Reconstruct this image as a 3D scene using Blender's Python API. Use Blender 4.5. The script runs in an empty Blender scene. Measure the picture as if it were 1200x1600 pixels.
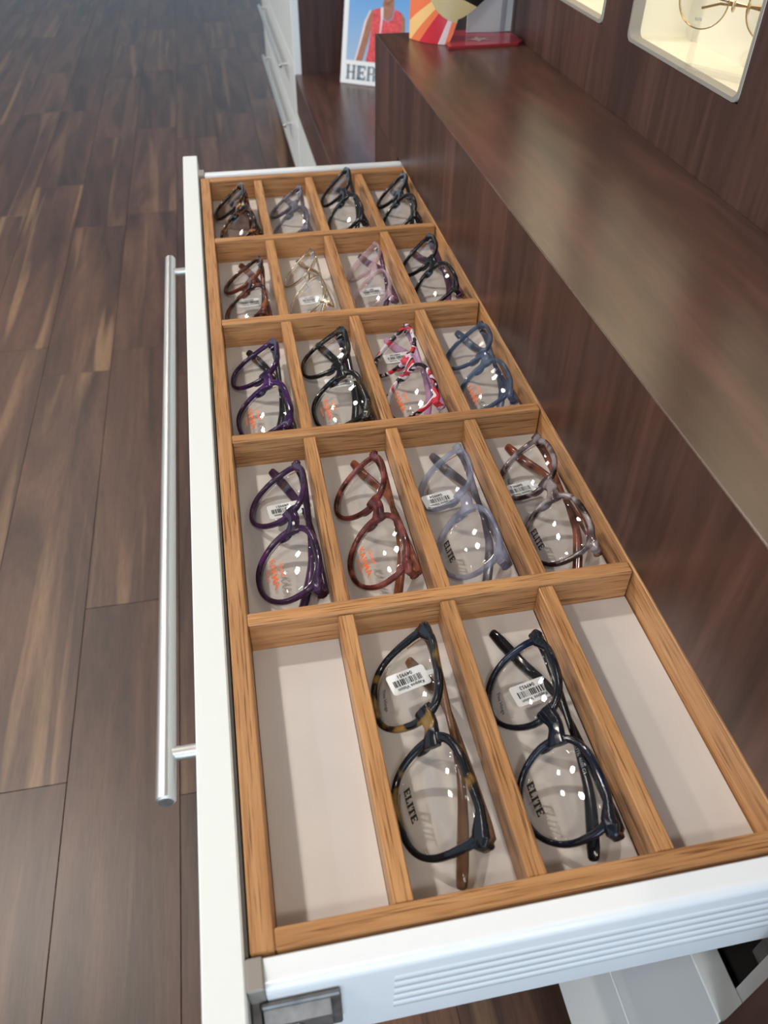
import bpy, bmesh, math, random
from mathutils import Vector, Matrix
random.seed(7)
scene = bpy.context.scene
COL = scene.collection
PI = math.pi

# ------------------------------------------------------------------ camera
F_PX = 1243.6
cam_data = bpy.data.cameras.new('camera')
cam = bpy.data.objects.new('camera', cam_data); COL.objects.link(cam)
cam_data.sensor_fit = 'HORIZONTAL'; cam_data.sensor_width = 36.0
cam_data.lens = 36.0 * F_PX / 1200.0
cam_data.clip_start = 0.01; cam_data.clip_end = 60
RR = ((0.98190249, -0.18920337, 0.00834167), (-0.12276668, -0.66942041, -0.73266955), (0.14420763, 0.71838597, -0.68053343))
CAM = Vector((0.02043, -0.14530, 0.39092))
m = Matrix.Identity(4)
for i in range(3):
    m[i][0] = RR[0][i]; m[i][1] = -RR[1][i]; m[i][2] = -RR[2][i]; m[i][3] = CAM[i]
cam.matrix_world = m
cam_data.dof.use_dof = True; cam_data.dof.focus_distance = 0.58; cam_data.dof.aperture_fstop = 15.0
scene.camera = cam
scene.cycles.transparent_max_bounces = 32

# ------------------------------------------------------------------ light and exposure
scene.view_settings.view_transform = 'Standard'
try: scene.view_settings.look = 'None'
except Exception: pass
scene.view_settings.gamma = 1.0; scene.view_settings.use_curve_mapping = False
scene.view_settings.exposure = 0.0
w = bpy.data.worlds.new('daylight'); scene.world = w; w.use_nodes = True
w.node_tree.nodes['Background'].inputs[0].default_value = (0.66, 0.83, 1.0, 1)
w.node_tree.nodes['Background'].inputs[1].default_value = 0.80
CEIL = 1.82
def lamp(x, y, watts, size=0.30, col=(1.0, 0.93, 0.83)):
    L = bpy.data.lights.new('ceiling_downlight', 'AREA'); L.shape = 'DISK'; L.size = size
    L.energy = watts; L.color = col; L.spread = math.radians(165)
    o = bpy.data.objects.new('ceiling_downlight', L); COL.objects.link(o)
    o.location = (x, y, CEIL - 0.012)
lamp(-1.15, 1.35, 34, 0.13)
for x, y, p in ((-2.5, 0.3, 17), (-2.5, 1.5, 17), (-2.5, 2.7, 17), (-3.8, 1.0, 17), (-3.8, 2.3, 17), (-1.2, 2.9, 12), (-1.2, -0.5, 13),
                (0.0, -1.1, 10), (-1.2, 4.3, 10)):
    lamp(x, y, p)

# daylight through the shop window behind the photographer
L = bpy.data.lights.new('shop_window_daylight', 'AREA'); L.shape = 'RECTANGLE'; L.size = 3.6; L.size_y = 2.0; L.energy = 82; L.color = (0.62, 0.81, 1.0)
o = bpy.data.objects.new('shop_window_daylight', L); COL.objects.link(o); o.location = (-0.6, -3.4, 0.45); o.rotation_euler = (math.radians(90), 0, 0)

# ------------------------------------------------------------------ materials
MATS = {}
class NT:
    def __init__(s, name):
        s.m = bpy.data.materials.new(name); s.m.use_nodes = True; s.t = s.m.node_tree; s.n = s.t.nodes
        s.b = s.n['Principled BSDF']; s.out = s.n['Material Output']; MATS[name] = s.m
    def add(s, ty, **kw):
        n = s.n.new(ty)
        for k, v in kw.items(): setattr(n, k, v)
        return n
    def link(s, a, b): s.t.links.new(a, b)
    def ramp(s, fac, stops, interp='LINEAR'):
        r = s.add('ShaderNodeValToRGB'); r.color_ramp.interpolation = interp
        e = r.color_ramp.elements
        while len(e) < len(stops): e.new(0.5)
        for i, (p, c) in enumerate(stops):
            e[i].position = p; e[i].color = (*c, 1)
        s.link(fac, r.inputs[0]); return r.outputs[0]
    def math(s, op, a, b=None, c=None):
        n = s.add('ShaderNodeMath', operation=op)
        for i, v in enumerate((a, b, c)):
            if v is None: continue
            if isinstance(v, (int, float)): n.inputs[i].default_value = v
            else: s.link(v, n.inputs[i])
        return n.outputs[0]
    def coords(s, scale, rnd=0.0, island=False):
        tc = s.add('ShaderNodeTexCoord'); mp = s.add('ShaderNodeMapping'); mp.inputs['Scale'].default_value = scale
        src = tc.outputs['Object']
        val = None
        if rnd:
            oi = s.add('ShaderNodeObjectInfo'); val = oi.outputs['Random']
            if island:
                g = s.add('ShaderNodeNewGeometry')
                val = s.math('FRACT', s.math('ADD', val, g.outputs['Random Per Island']))
            cm = s.add('ShaderNodeCombineXYZ')
            k = s.math('MULTIPLY', val, rnd)
            for i in range(3): s.link(k, cm.inputs[i])
            va = s.add('ShaderNodeVectorMath', operation='ADD'); s.link(src, va.inputs[0]); s.link(cm.outputs[0], va.inputs[1])
            src = va.outputs[0]
        s.link(src, mp.inputs[0]); s.rnd = val
        return mp.outputs[0]
    def noise(s, vec, scale=1, detail=4, rough=0.55, dist=0.0):
        n = s.add('ShaderNodeTexNoise'); n.inputs['Scale'].default_value = scale; n.inputs['Detail'].default_value = detail
        n.inputs['Roughness'].default_value = rough; n.inputs['Distortion'].default_value = dist
        s.link(vec, n.inputs['Vector']); return n.outputs['Fac']
    def mix(s, fac, a, b, mode='MIX'):
        n = s.add('ShaderNodeMixRGB', blend_type=mode)
        for i, v in enumerate((fac, a, b)):
            if isinstance(v, (int, float)): n.inputs[i].default_value = v
            elif isinstance(v, tuple): n.inputs[i].default_value = (*v, 1)
            else: s.link(v, n.inputs[i])
        return n.outputs[0]
    def bump(s, h, strength, dist):
        n = s.add('ShaderNodeBump'); n.inputs['Strength'].default_value = strength; n.inputs['Distance'].default_value = dist
        s.link(h, n.inputs['Height']); s.link(n.outputs[0], s.b.inputs['Normal'])
    def set(s, col=None, rough=None, metal=None, spec=None, coat=None, emit=None, estr=None):
        b = s.b.inputs
        if col is not None:
            if isinstance(col, tuple): b['Base Color'].default_value = (*col, 1)
            else: s.link(col, b['Base Color'])
        if rough is not None:
            if isinstance(rough, (int, float)): b['Roughness'].default_value = rough
            else: s.link(rough, b['Roughness'])
        if metal is not None: b['Metallic'].default_value = metal
        if spec is not None: b['Specular IOR Level'].default_value = spec
        if coat is not None: b['Coat Weight'].default_value = coat; b['Coat Roughness'].default_value = 0.05
        if emit is not None: b['Emission Color'].default_value = (*emit, 1); b['Emission Strength'].default_value = estr
        return s.m

def plain(name, col, rough=0.45, metal=0.0, spec=0.5, var=0.0, scale=40, coat=None):
    t = NT(name)
    c = col
    if var:
        f = t.noise(t.coords((scale,)*3), 1, 3)
        c = t.ramp(f, [(0.3, tuple(v*(1-var) for v in col)), (0.7, tuple(min(1, v*(1+var)) for v in col))])
    return t.set(c, rough, metal, spec, coat)

def oak():
    t = NT('oak')                                      # local X is the length of every piece
    v = t.coords((10, 200, 200), 7.0)
    g = t.noise(v, 1, 5, 0.6, 0.6)
    c = t.ramp(g, [(0.26, (0.32, 0.152, 0.060)), (0.46, (0.46, 0.232, 0.096)), (0.62, (0.54, 0.292, 0.130)), (0.80, (0.61, 0.350, 0.168))])
    v2 = t.coords((26, 900, 900), 3.0)
    p = t.noise(v2, 1, 2, 0.5)
    pore = t.ramp(p, [(0.33, (0.45, 0.38, 0.34)), (0.45, (1, 1, 1))])
    c = t.mix(1.0, c, pore, 'MULTIPLY')
    oi = t.add('ShaderNodeObjectInfo')
    tone = t.ramp(oi.outputs['Random'], [(0, (0.84, 0.82, 0.80)), (1, (1.06, 1.05, 1.03))])
    c = t.mix(1.0, c, tone, 'MULTIPLY')
    t.bump(p, 0.25, 0.0004)
    return t.set(c, 0.42, 0, 0.4)

def plank():
    t = NT('dark_floor_wood')
    v = t.coords((9, 1.0, 9), 23.0, True)
    rnd = t.rnd
    g = t.noise(v, 1, 6, 0.60, 1.6)
    c = t.ramp(g, [(0.30, (0.032, 0.020, 0.017)), (0.46, (0.064, 0.034, 0.026)), (0.60, (0.098, 0.051, 0.036)), (0.74, (0.138, 0.080, 0.050))])
    v3 = t.coords((20, 0.8, 20), 41.0, True)
    s = t.noise(v3, 1, 2, 0.4, 1.0)
    sap = t.ramp(s, [(0.57, (0, 0, 0)), (0.68, (1, 1, 1))])
    gate = t.ramp(rnd, [(0.0, (0.15, 0.15, 0.15)), (0.45, (0.5, 0.5, 0.5)), (1, (0.9, 0.9, 0.9))])
    c = t.mix(t.mix(1.0, sap, gate, 'MULTIPLY'), c, (0.205, 0.125, 0.070))
    tone = t.ramp(t.math('FRACT', t.math('MULTIPLY', rnd, 7.3)), [(0, (0.76, 0.76, 0.78)), (0.5, (1, 0.97, 0.96)), (1, (1.18, 1.12, 1.06))])
    c = t.mix(1.0, c, tone, 'MULTIPLY')
    fine = t.noise(t.coords((420, 24, 420), 5.0), 1, 2, 0.5)
    fr = t.ramp(fine, [(0.35, (0.84, 0.84, 0.84)), (0.6, (1.08, 1.08, 1.08))])
    c = t.mix(1.0, c, fr, 'MULTIPLY')
    t.bump(fine, 0.12, 0.0005)
    return t.set(c, 0.40, 0, 0.45)

def walnut(name, scale, rough, spec):
    t = NT(name)
    v = t.coords(scale)
    g = t.noise(v, 1, 5, 0.6, 0.8)
    c = t.ramp(g, [(0.28, (0.034, 0.016, 0.013)), (0.5, (0.068, 0.030, 0.0225)), (0.64, (0.102, 0.046, 0.034)), (0.8, (0.135, 0.066, 0.048))])
    f = t.noise(t.coords(tuple(k*7 for k in scale)), 1, 3, 0.6)
    fr = t.ramp(f, [(0.35, (0.78, 0.76, 0.74)), (0.6, (1.08, 1.08, 1.08))])
    c = t.mix(1.0, c, fr, 'MULTIPLY')
    t.bump(f, 0.03, 0.0003)
    return t.set(c, rough, 0, spec)

def acetate(name, stops, scale=110, alpha=1.0, rough=0.10, interp='LINEAR', stretch=(1, 1, 1)):
    t = NT(name)
    if len(stops) == 1: c = stops[0][1]; t.set(c, rough, 0, 0.42)
    else:
        f = t.noise(t.coords(tuple(scale*k for k in stretch), 11.0), 1, 2, 0.5, 0.3)
        t.set(t.ramp(f, stops, interp), rough, 0, 0.42)
    if alpha < 1:
        tr = t.add('ShaderNodeBsdfTransparent'); mx = t.add('ShaderNodeMixShader')
        c0 = stops[len(stops)//2][1]; k = max(c0)
        tr.inputs[0].default_value = (*[min(1, 0.35 + 0.65*x/k) for x in c0], 1)
        mx.inputs[0].default_value = alpha
        t.link(tr.outputs[0], mx.inputs[1]); t.link(t.b.outputs[0], mx.inputs[2]); t.link(mx.outputs[0], t.out.inputs[0])
    return t.m

def lens_mat(name, tint=(1, 1, 1)):
    t = NT(name)
    tr = t.add('ShaderNodeBsdfTransparent'); tr.inputs[0].default_value = (*tint, 1)
    gl = t.add('ShaderNodeBsdfGlossy'); gl.inputs['Roughness'].default_value = 0.01
    g = t.add('ShaderNodeNewGeometry'); dp = t.add('ShaderNodeVectorMath', operation='DOT_PRODUCT')
    t.link(g.outputs['Incoming'], dp.inputs[0]); t.link(g.outputs['Normal'], dp.inputs[1])
    c1 = t.math('SUBTRACT', 1.0, t.math('ABSOLUTE', dp.outputs['Value']))
    fr = t.math('ADD', 0.035, t.math('MULTIPLY', 0.9, t.math('POWER', c1, 5.0)))     # reflectance of a thin clear pane
    mx = t.add('ShaderNodeMixShader')
    t.link(fr, mx.inputs[0]); t.link(tr.outputs[0], mx.inputs[1]); t.link(gl.outputs[0], mx.inputs[2]); t.link(mx.outputs[0], t.out.inputs[0])
    return t.m

OAK = oak(); FLOORM = plank()
WAL_V = walnut('walnut_upright_grain', (17, 17, 1.3), 0.36, 0.5); WAL_H = walnut('walnut_lengthwise_grain', (16, 1.8, 16), 0.29, 0.65)
WHITE = plain('white_laminate', (0.76, 0.80, 0.80), 0.32)
WHITEM = plain('white_enamel_steel', (0.80, 0.82, 0.84), 0.16, 0, 0.6)
CARC = plain('white_carcass_board', (0.70, 0.72, 0.72), 0.4)
LINER = plain('pale_tray_liner', (0.60, 0.56, 0.535), 0.5, var=0.03, scale=20)
GREY = plain('grey_plastic', (0.20, 0.19, 0.18), 0.45)
BLACK = plain('black_rubber', (0.008, 0.008, 0.010), 0.7)
STEEL = plain('galvanised_steel', (0.22, 0.21, 0.205), 0.5, 0.75, var=0.3, scale=90)
def brushed():
    t = NT('brushed_steel')
    f = t.noise(t.coords((900, 8, 900)), 1, 3)
    r = t.ramp(f, [(0.3, (0.34,)*3), (0.7, (0.46,)*3)])
    return t.set((0.66, 0.66, 0.64), r, 1.0)
BRUSH = brushed()
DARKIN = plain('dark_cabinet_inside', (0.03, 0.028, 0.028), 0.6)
CEILM = plain('ceiling_white', (0.80, 0.77, 0.72), 0.8)
CREAM = plain('cream_niche_laminate', (0.82, 0.78, 0.64), 0.35)
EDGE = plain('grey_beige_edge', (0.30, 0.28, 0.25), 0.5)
PAPER = plain('white_paper', (0.82, 0.83, 0.84), 0.5)
INK = plain('black_ink', (0.006, 0.006, 0.006), 0.5)
INKGREY = plain('grey_ink', (0.20, 0.25, 0.29), 0.5); INKDARK = plain('charcoal_ink', (0.03, 0.03, 0.035), 0.5)
ORANGE = plain('orange_ink', (0.70, 0.13, 0.03), 0.5)
SILVERINK = plain('silver_ink', (0.35, 0.38, 0.42), 0.4)
LENS = lens_mat('clear_lens', (0.97, 0.97, 0.97)); TINTED = lens_mat('grey_tinted_lens', (0.66, 0.60, 0.58))
GOLD = plain('gold_metal', (0.62, 0.42, 0.22), 0.2, 1.0)
HINGE = plain('hinge_metal', (0.70, 0.66, 0.58), 0.2, 1.0)

# ------------------------------------------------------------------ mesh helpers
class MB:
    def __init__(s): s.v = []; s.f = []; s.st = None
    def box(s, x0, x1, y0, y1, z0, z1, c=0.0):
        b = len(s.v)
        if c <= 0:
            s.v += [(x, y, z) for z in (z0, z1) for y in (y0, y1) for x in (x0, x1)]
            for q in ((0, 2, 3, 1), (4, 5, 7, 6), (0, 1, 5, 4), (1, 3, 7, 5), (3, 2, 6, 7), (2, 0, 4, 6)): s.f.append(tuple(b+i for i in q))
            return s
        bm = bmesh.new(); bmesh.ops.create_cube(bm, size=1.0)
        for vv in bm.verts: vv.co = Vector(((x0+x1)/2 + vv.co.x*(x1-x0), (y0+y1)/2 + vv.co.y*(y1-y0), (z0+z1)/2 + vv.co.z*(z1-z0)))
        bmesh.ops.bevel(bm, geom=bm.edges[:], offset=c, segments=1, affect='EDGES')
        bm.verts.index_update()
        s.v += [tuple(q.co) for q in bm.verts]; s.f += [tuple(b+q.index for q in f.verts) for f in bm.faces]; bm.free()
        return s
    def rings(s, rr, closed=False, cap=True):
        b = len(s.v); n = len(rr[0])
        for r in rr: s.v += [tuple(p) for p in r]
        k = len(rr)
        for i in range(k if closed else k-1):
            for j in range(n):
                a0 = b + i*n; a1 = b + ((i+1) % k)*n
                s.f.append((a0+j, a0+(j+1) % n, a1+(j+1) % n, a1+j))
        if cap and not closed:
            s.f.append(tuple(b+j for j in reversed(range(n)))); s.f.append(tuple(b+(k-1)*n+j for j in range(n)))
        return s
    def sweep(s, pts, up, ws, hs, n=8, e=2.6, closed=False, roundends=False):
        pts = [Vector(p) for p in pts]; k = len(pts); rr = []
        if not hasattr(ws, '__len__'): ws = [ws]*k
        if not hasattr(hs, '__len__'): hs = [hs]*k
        for i, p in enumerate(pts):
            if closed: tg = pts[(i+1) % k] - pts[i-1]
            else: tg = pts[min(i+1, k-1)] - pts[max(i-1, 0)]
            tg.normalize(); U = Vector(up); sd = tg.cross(U).normalized(); U2 = sd.cross(tg).normalized()
            fac = 1.0
            r = []
            for j in range(n):
                a = 2*PI*(j+0.5)/n; c, q = math.cos(a), math.sin(a)
                cx = math.copysign(abs(c)**(2/e), c); cy = math.copysign(abs(q)**(2/e), q)
                r.append(p + sd*(cx*ws[i]/2*fac) + U2*(cy*hs[i]/2*fac))
            rr.append(r)
        if roundends and not closed:
            def shrink(r, c, f, d): return [c + (p-c)*f + d for p in r]
            t0 = (pts[0]-pts[1]).normalized(); t1 = (pts[-1]-pts[-2]).normalized()
            q0 = min(ws[0], hs[0])*.5; q1 = min(ws[-1], hs[-1])*.5
            pre = [shrink(rr[0], pts[0], .35, t0*q0), shrink(rr[0], pts[0], .75, t0*q0*.7)]
            post = [shrink(rr[-1], pts[-1], .75, t1*q1*.7), shrink(rr[-1], pts[-1], .35, t1*q1)]
            rr = pre + rr + post
        return s.rings(rr, closed)
    def tube(s, a, b, r, n=16, ch=0.0):
        a, b = Vector(a), Vector(b); t = (b-a).normalized()
        u = t.orthogonal().normalized(); w_ = t.cross(u)
        def ring(c, q): return [c + (u*math.cos(2*PI*j/n) + w_*math.sin(2*PI*j/n))*q for j in range(n)]
        rr = [ring(a, r-ch), ring(a+t*ch, r), ring(b-t*ch, r), ring(b, r-ch)] if ch else [ring(a, r), ring(b, r)]
        return s.rings(rr)
    def prism(s, poly, axis, a, b):
        # poly: 2D points; axis x: poly=(y,z); y: (x,z); z: (x,y)
        def P(p, q): return {'x': (q, p[0], p[1]), 'y': (p[0], q, p[1]), 'z': (p[0], p[1], q)}[axis]
        return s.rings([[P(p, a) for p in poly], [P(p, b) for p in poly]])
    def poly(s, pts):
        b = len(s.v); s.v += [tuple(p) for p in pts]; s.f.append(tuple(range(b, b+len(pts)))); return s
    def sphere(s, c, rx, ry, rz, n=10, k=6):
        rr = []
        for i in range(k+1):
            a = -PI/2 + PI*(i/k); q = max(0.06, math.cos(a))
            rr.append([(c[0]+rx*q*math.cos(2*PI*j/n), c[1]+ry*q*math.sin(2*PI*j/n), c[2]+rz*math.sin(a)) for j in range(n)])
        return s.rings(rr)
    def mesh(s, name, off=None):
        me = bpy.data.meshes.new(name)
        vs = s.v if off is None else [(x-off[0], y-off[1], z-off[2]) for x, y, z in s.v]
        me.from_pydata(vs, [], s.f); me.update()
        bm = bmesh.new(); bm.from_mesh(me); bmesh.ops.recalc_face_normals(bm, faces=bm.faces[:]); bm.to_mesh(me); bm.free()
        return me
    def build(s, name, mat, parent=None, smooth=False, off=None):
        me = s.mesh(name, off); me.materials.append(mat)
        return link(name, me, parent, smooth)
def link(name, me, parent=None, smooth=False, loc=None, rotz=0):
    if smooth:
        for p in me.polygons: p.use_smooth = True
        if smooth != 'all':
            try: me.set_sharp_from_angle(angle=math.radians(40))
            except Exception: pass
    o = bpy.data.objects.new(name, me); COL.objects.link(o)
    if parent is not None: o.parent = parent
    if loc is not None: o.location = loc
    if rotz: o.rotation_euler = (0, 0, rotz)
    return o
def tag(o, label=None, cat=None, group=None, kind=None):
    if label: o['label'] = label
    if cat: o['category'] = cat
    if group: o['group'] = group
    if kind: o['kind'] = kind
    return o
def thing(name, label, cat, loc=(0, 0, 0), group=None, kind=None):
    o = bpy.data.objects.new(name, None); COL.objects.link(o); o.location = loc; o.empty_display_size = 0.02
    return tag(o, label, cat, group, kind)

# text meshes -------------------------------------------------------
TXT = {}
def text_mesh(s, size, shear=0.0):
    key = (s, size, shear)
    if key in TXT: return TXT[key]
    cu = bpy.data.curves.new('lettering', 'FONT'); cu.body = s; cu.size = size; cu.align_x = 'CENTER'; cu.align_y = 'CENTER'
    cu.shear = shear; cu.resolution_u = 2; cu.offset = size*0.018
    o = bpy.data.objects.new('lettering', cu); COL.objects.link(o)
    dg = bpy.context.evaluated_depsgraph_get(); dg.update()
    me = bpy.data.meshes.new_from_object(o.evaluated_get(dg)); bpy.data.objects.remove(o)
    vs = [tuple(v.co) for v in me.vertices]; fs = [tuple(p.vertices) for p in me.polygons]
    TXT[key] = (vs, fs); return TXT[key]
def slab_text(s, h):
    # heavy slab letters from bars; returns (verts, faces), centred
    G = {'E': [(0, 0, .30, 1), (0, 0, .72, .17), (0, .83, .72, 1), (.25, .42, .55, .58), (.60, .1, .72, .30), (.60, .70, .72, .9), (.48, .34, .56, .66)],
         'L': [(.08, 0, .36, 1), (0, .85, .46, 1), (0, 0, .74, .17), (.62, .1, .74, .36)],
         'I': [(.08, 0, .36, 1), (0, .85, .44, 1), (0, 0, .44, .15)],
         'T': [(.24, 0, .52, 1), (0, .83, .76, 1), (0, .62, .12, .9), (.64, .62, .76, .9), (.14, 0, .62, .14)],
         'H': [(.06, 0, .28, 1), (.54, 0, .76, 1), (.06, .45, .76, .55), (0, 0, .34, .08), (0, .92, .34, 1), (.48, 0, .82, .08), (.48, .92, .82, 1)],
         'R': [(.06, 0, .28, 1), (.06, .90, .60, 1), (.06, .44, .60, .54), (.50, .50, .72, .94), (.52, 0, .74, .46), (0, 0, .34, .08)]}
    W = {'E': .80, 'L': .82, 'I': .52, 'T': .84, 'H': .92, 'R': .84}
    mb = MB(); x = 0
    for ch in s:
        for a, b, c, d in G[ch]: mb.poly([((x+a)*h, b*h, 0), ((x+c)*h, b*h, 0), ((x+c)*h, d*h, 0), ((x+a)*h, d*h, 0)])
        x += W[ch]
    cx, cy = x*h/2, h/2
    return [(p[0]-cx, p[1]-cy, 0) for p in mb.v], mb.f
def put_flat(vf, name, mat, parent, fn):
    vs, fs = vf; mb = MB(); mb.v = [fn(x, y) for x, y, *_ in vs]; mb.f = list(fs)
    me = bpy.data.meshes.new(name); me.from_pydata(mb.v, [], mb.f); me.update(); me.materials.append(mat)
    return link(name, me, parent)

# ================================================================== STRUCTURE
ZF = -0.68                                             # shop floor
floor = MB().box(-7, 2.0, -4, 12, ZF-0.05, ZF-0.0025).build('floor', FLOORM); tag(floor, kind='structure')
ceiling = MB().box(-7, 0.52, -4, 12, CEIL, CEIL+0.05).build('ceiling', CEILM); tag(ceiling, kind='structure')

# floor strips, one object each for those that show largest
def proj(P):
    q = [sum(RR[i][k]*(P[k]-CAM[k]) for k in range(3)) for i in range(3)]
    if q[2] < 0.05: return None
    return 600+F_PX*q[0]/q[2], 800+F_PX*q[1]/q[2], q[2]
boards = []
BW = 0.160; blen = (0.62, 0.86, 1.10)
for k in range(-5, 11):
    x1 = -0.151 - k*BW; x0 = x1 - BW
    y = -1.6 + random.random()*0.9
    if k == 0: y = 0.835 - 0.86*2
    while y < 7.4:
        L = random.choice(blen) if k else 0.86
        c = ((x0+x1)/2, y+L/2, ZF)
        vis = False
        for yy in [y + L*q/6 for q in range(7)]:
            for xx in (x0, x1):
                p = proj((xx, yy, ZF))
                if p and -40 < p[0] < 1240 and -40 < p[1] < 1640: vis = True
        if vis and not (c[0] > 0.34 and c[1] > 0.5): boards.append((x0, x1, y, L))
        y += L
bmesh_ = {}
for L in blen:
    me = MB().box(-BW/2+0.0004, BW/2-0.0004, -L/2+0.0004, L/2-0.0004, -0.004, 0.0, 0.0005).mesh('floor_board'); me.materials.append(FLOORM); bmesh_[L] = me
for x0, x1, y, L in boards:
    o = bpy.data.objects.new('floor_board', bmesh_[L]); COL.objects.link(o); o.parent = floor
    o.location = ((x0+x1)/2, y+L/2, ZF + random.uniform(-0.0003, 0.0003))

# back display wall with lit niches ---------------------------------
XB = 0.45; XN = 0.515
wall = thing('wall_back', None, None, (XB, 0.4, 0.117), kind='structure'); W0 = (XB, 0.4, 0.117)
niches = [(0.5075+0.2938*i, 0.7335+0.2938*i) for i in range(-3, 2)]
NZ0, NZ1 = 0.189, 0.43
ytot0, ytot1 = -1.0, 1.16
MB().box(XB, XN+0.03, ytot0, ytot1, 0.100, NZ0).build('lower_rail', WAL_V, wall, off=W0)
MB().box(XB, XN+0.03, ytot0, ytot1, NZ1, CEIL).build('upper_panel', WAL_V, wall, off=W0)
ys = [ytot0] + [q for n in niches for q in n] + [ytot1]
for i in range(0, len(ys), 2):
    MB().box(XB, XN+0.03, ys[i], ys[i+1], NZ0, NZ1).build('stile', WAL_V, wall, off=W0)
for (a, b) in niches:
    # rounded corner lining + back
    r = 0.008; pts = []
    for cx, cz, a0 in ((b-r, NZ1-r, 0), (a+r, NZ1-r, 90), (a+r, NZ0+r, 180), (b-r, NZ0+r, 270)):
        for k in range(5):
            t = math.radians(a0+22.5*k); pts.append((cx+r*math.cos(t), cz+r*math.sin(t)))
    mb = MB(); t = 0.0012
    out = [(p[0], p[1]) for p in pts]
    cy, cz = (a+b)/2, (NZ0+NZ1)/2
    inn = [(cy+(p[0]-cy)*(1-2*t/(b-a)), cz+(p[1]-cz)*(1-2*t/(NZ1-NZ0))) for p in pts]
    mb.rings([[(XB-0.0008, *p) for p in out], [(XB-0.0008, *p) for p in inn], [(XN-0.001, *p) for p in inn], [(XN-0.001, *p) for p in out]], closed=True)
    mb.build('niche_lining', CREAM, wall, smooth=True, off=W0)
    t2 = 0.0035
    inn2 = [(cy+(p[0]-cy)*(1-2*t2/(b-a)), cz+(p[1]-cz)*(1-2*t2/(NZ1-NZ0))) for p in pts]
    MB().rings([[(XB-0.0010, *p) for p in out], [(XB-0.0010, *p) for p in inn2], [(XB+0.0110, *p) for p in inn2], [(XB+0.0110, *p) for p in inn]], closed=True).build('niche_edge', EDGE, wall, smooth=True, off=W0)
    MB().box(XN-0.002, XN+0.01, a-0.002, b+0.002, NZ0-0.002, NZ1+0.002).build('niche_back', CREAM, wall, off=W0)
    led = NT('niche_led'); led.set((0.9, 0.85, 0.7), 0.4, emit=(1.0, 0.86, 0.62), estr=13.0)
    MB().box(XB+0.012, XB+0.030, a+0.012, b-0.012, NZ1-0.007, NZ1-0.003).build('niche_light', led.m, wall, off=W0)

# ================================================================== CABINET RUN
XF = 0.2565                                            # plane of the closed fronts and the counter face
# counter (raised walnut box)
K0 = (0.35, 0.5, 0.004)
counter = thing('wooden_counter', 'long dark walnut counter box above the open drawer', 'counter', K0)
YE0, YE1 = -0.30, 1.135; ZT = 0.117
MB().box(XF+0.0009, XB, YE0, YE1, ZT-0.019, ZT, 0.0006).build('top_panel', WAL_H, counter, off=K0)
MB().box(XF, XF+0.0008, YE0, YE1, 0.004, ZT-0.0003).box(XF+0.0008, XF+0.0190, YE0, YE1, 0.004, ZT-0.0191).build('front_panel', WAL_V, counter, off=K0)
MB().box(XF+0.019, XB, YE1-0.019, YE1-0.0006, 0.004, ZT-0.0191).build('end_panel', WAL_V, counter, off=K0)
# lower drawer cabinet
C0 = (0.35, 0.5, ZF)
cab = thing('drawer_cabinet', 'white drawer cabinet with walnut ends under the counter', 'cabinet', C0)
GY0, GY1 = -0.043, 1.022
MB().box(XF+0.0195, XB, GY0, GY0+0.0162, -0.525, 0.003).build('side_panel', CARC, cab, off=C0)
MB().box(XF+0.0195, XB, 0.972, GY1, -0.525, 0.0038).build('side_panel', WAL_V, cab, off=C0)
MB().box(XF, XB, GY1+0.0005, YE1, ZF, 0.003).build('end_panel', WAL_V, cab, off=C0)
MB().box(XF, XB, GY0-0.026, GY0-0.0005, ZF, 0.003).build('end_panel', WAL_V, cab, off=C0)
MB().box(XF, XF+0.0193, 0.970, GY1, -0.170, 0.0038).build('filler_panel', WAL_V, cab, off=C0)
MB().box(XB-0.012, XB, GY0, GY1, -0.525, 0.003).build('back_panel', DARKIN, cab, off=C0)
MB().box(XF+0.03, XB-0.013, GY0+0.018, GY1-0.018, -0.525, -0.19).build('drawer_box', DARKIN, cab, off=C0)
MB().box(XF+0.05, XF+0.062, GY0, GY1, ZF, -0.526).build('plinth', DARKIN, cab, off=C0)
def handle(parent, off, xf, y0, y1, z, name='handle', yp=None, s=1):
    """bar handle: bar plus two posts; xf is the front face it is fixed to (bar stands towards -x)."""
    xb = xf - 0.0245
    hb = MB().tube((xb, y0, z), (xb, y1, z), 0.006, 20, 0.0012).build(name, BRUSH, parent, smooth=True, off=off)
    for yy in (y0+0.031, y1-0.036):
        MB().tube((xb+0.003, yy, z), (xf+0.0002, yy, z), 0.0045, 16).build('handle_post', BRUSH, hb, smooth=True, off=off)
    for yy, d in ((y0, -1), (y1, 1)):
        MB().tube((xb, yy, z), (xb, yy+d*0.0004, z), 0.0042, 20).build('handle_cap', STEEL, hb, smooth=True, off=off)
    return hb
for z0, z1 in ((-0.3455, -0.173), (-0.525, -0.3485)):
    fr = MB().box(XF, XF+0.0193, GY0+0.001, GY1-0.001, z0, z1, 0.0008).build('drawer_front', WHITE, cab, off=C0)
    handle(fr, C0, XF, 0.10, 0.82, z1-0.05)
MB().box(XF+0.032, XF+0.15, GY0+0.018, GY0+0.030, -0.155, -0.125).build('drawer_runner', STEEL, cab, off=C0)

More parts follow.
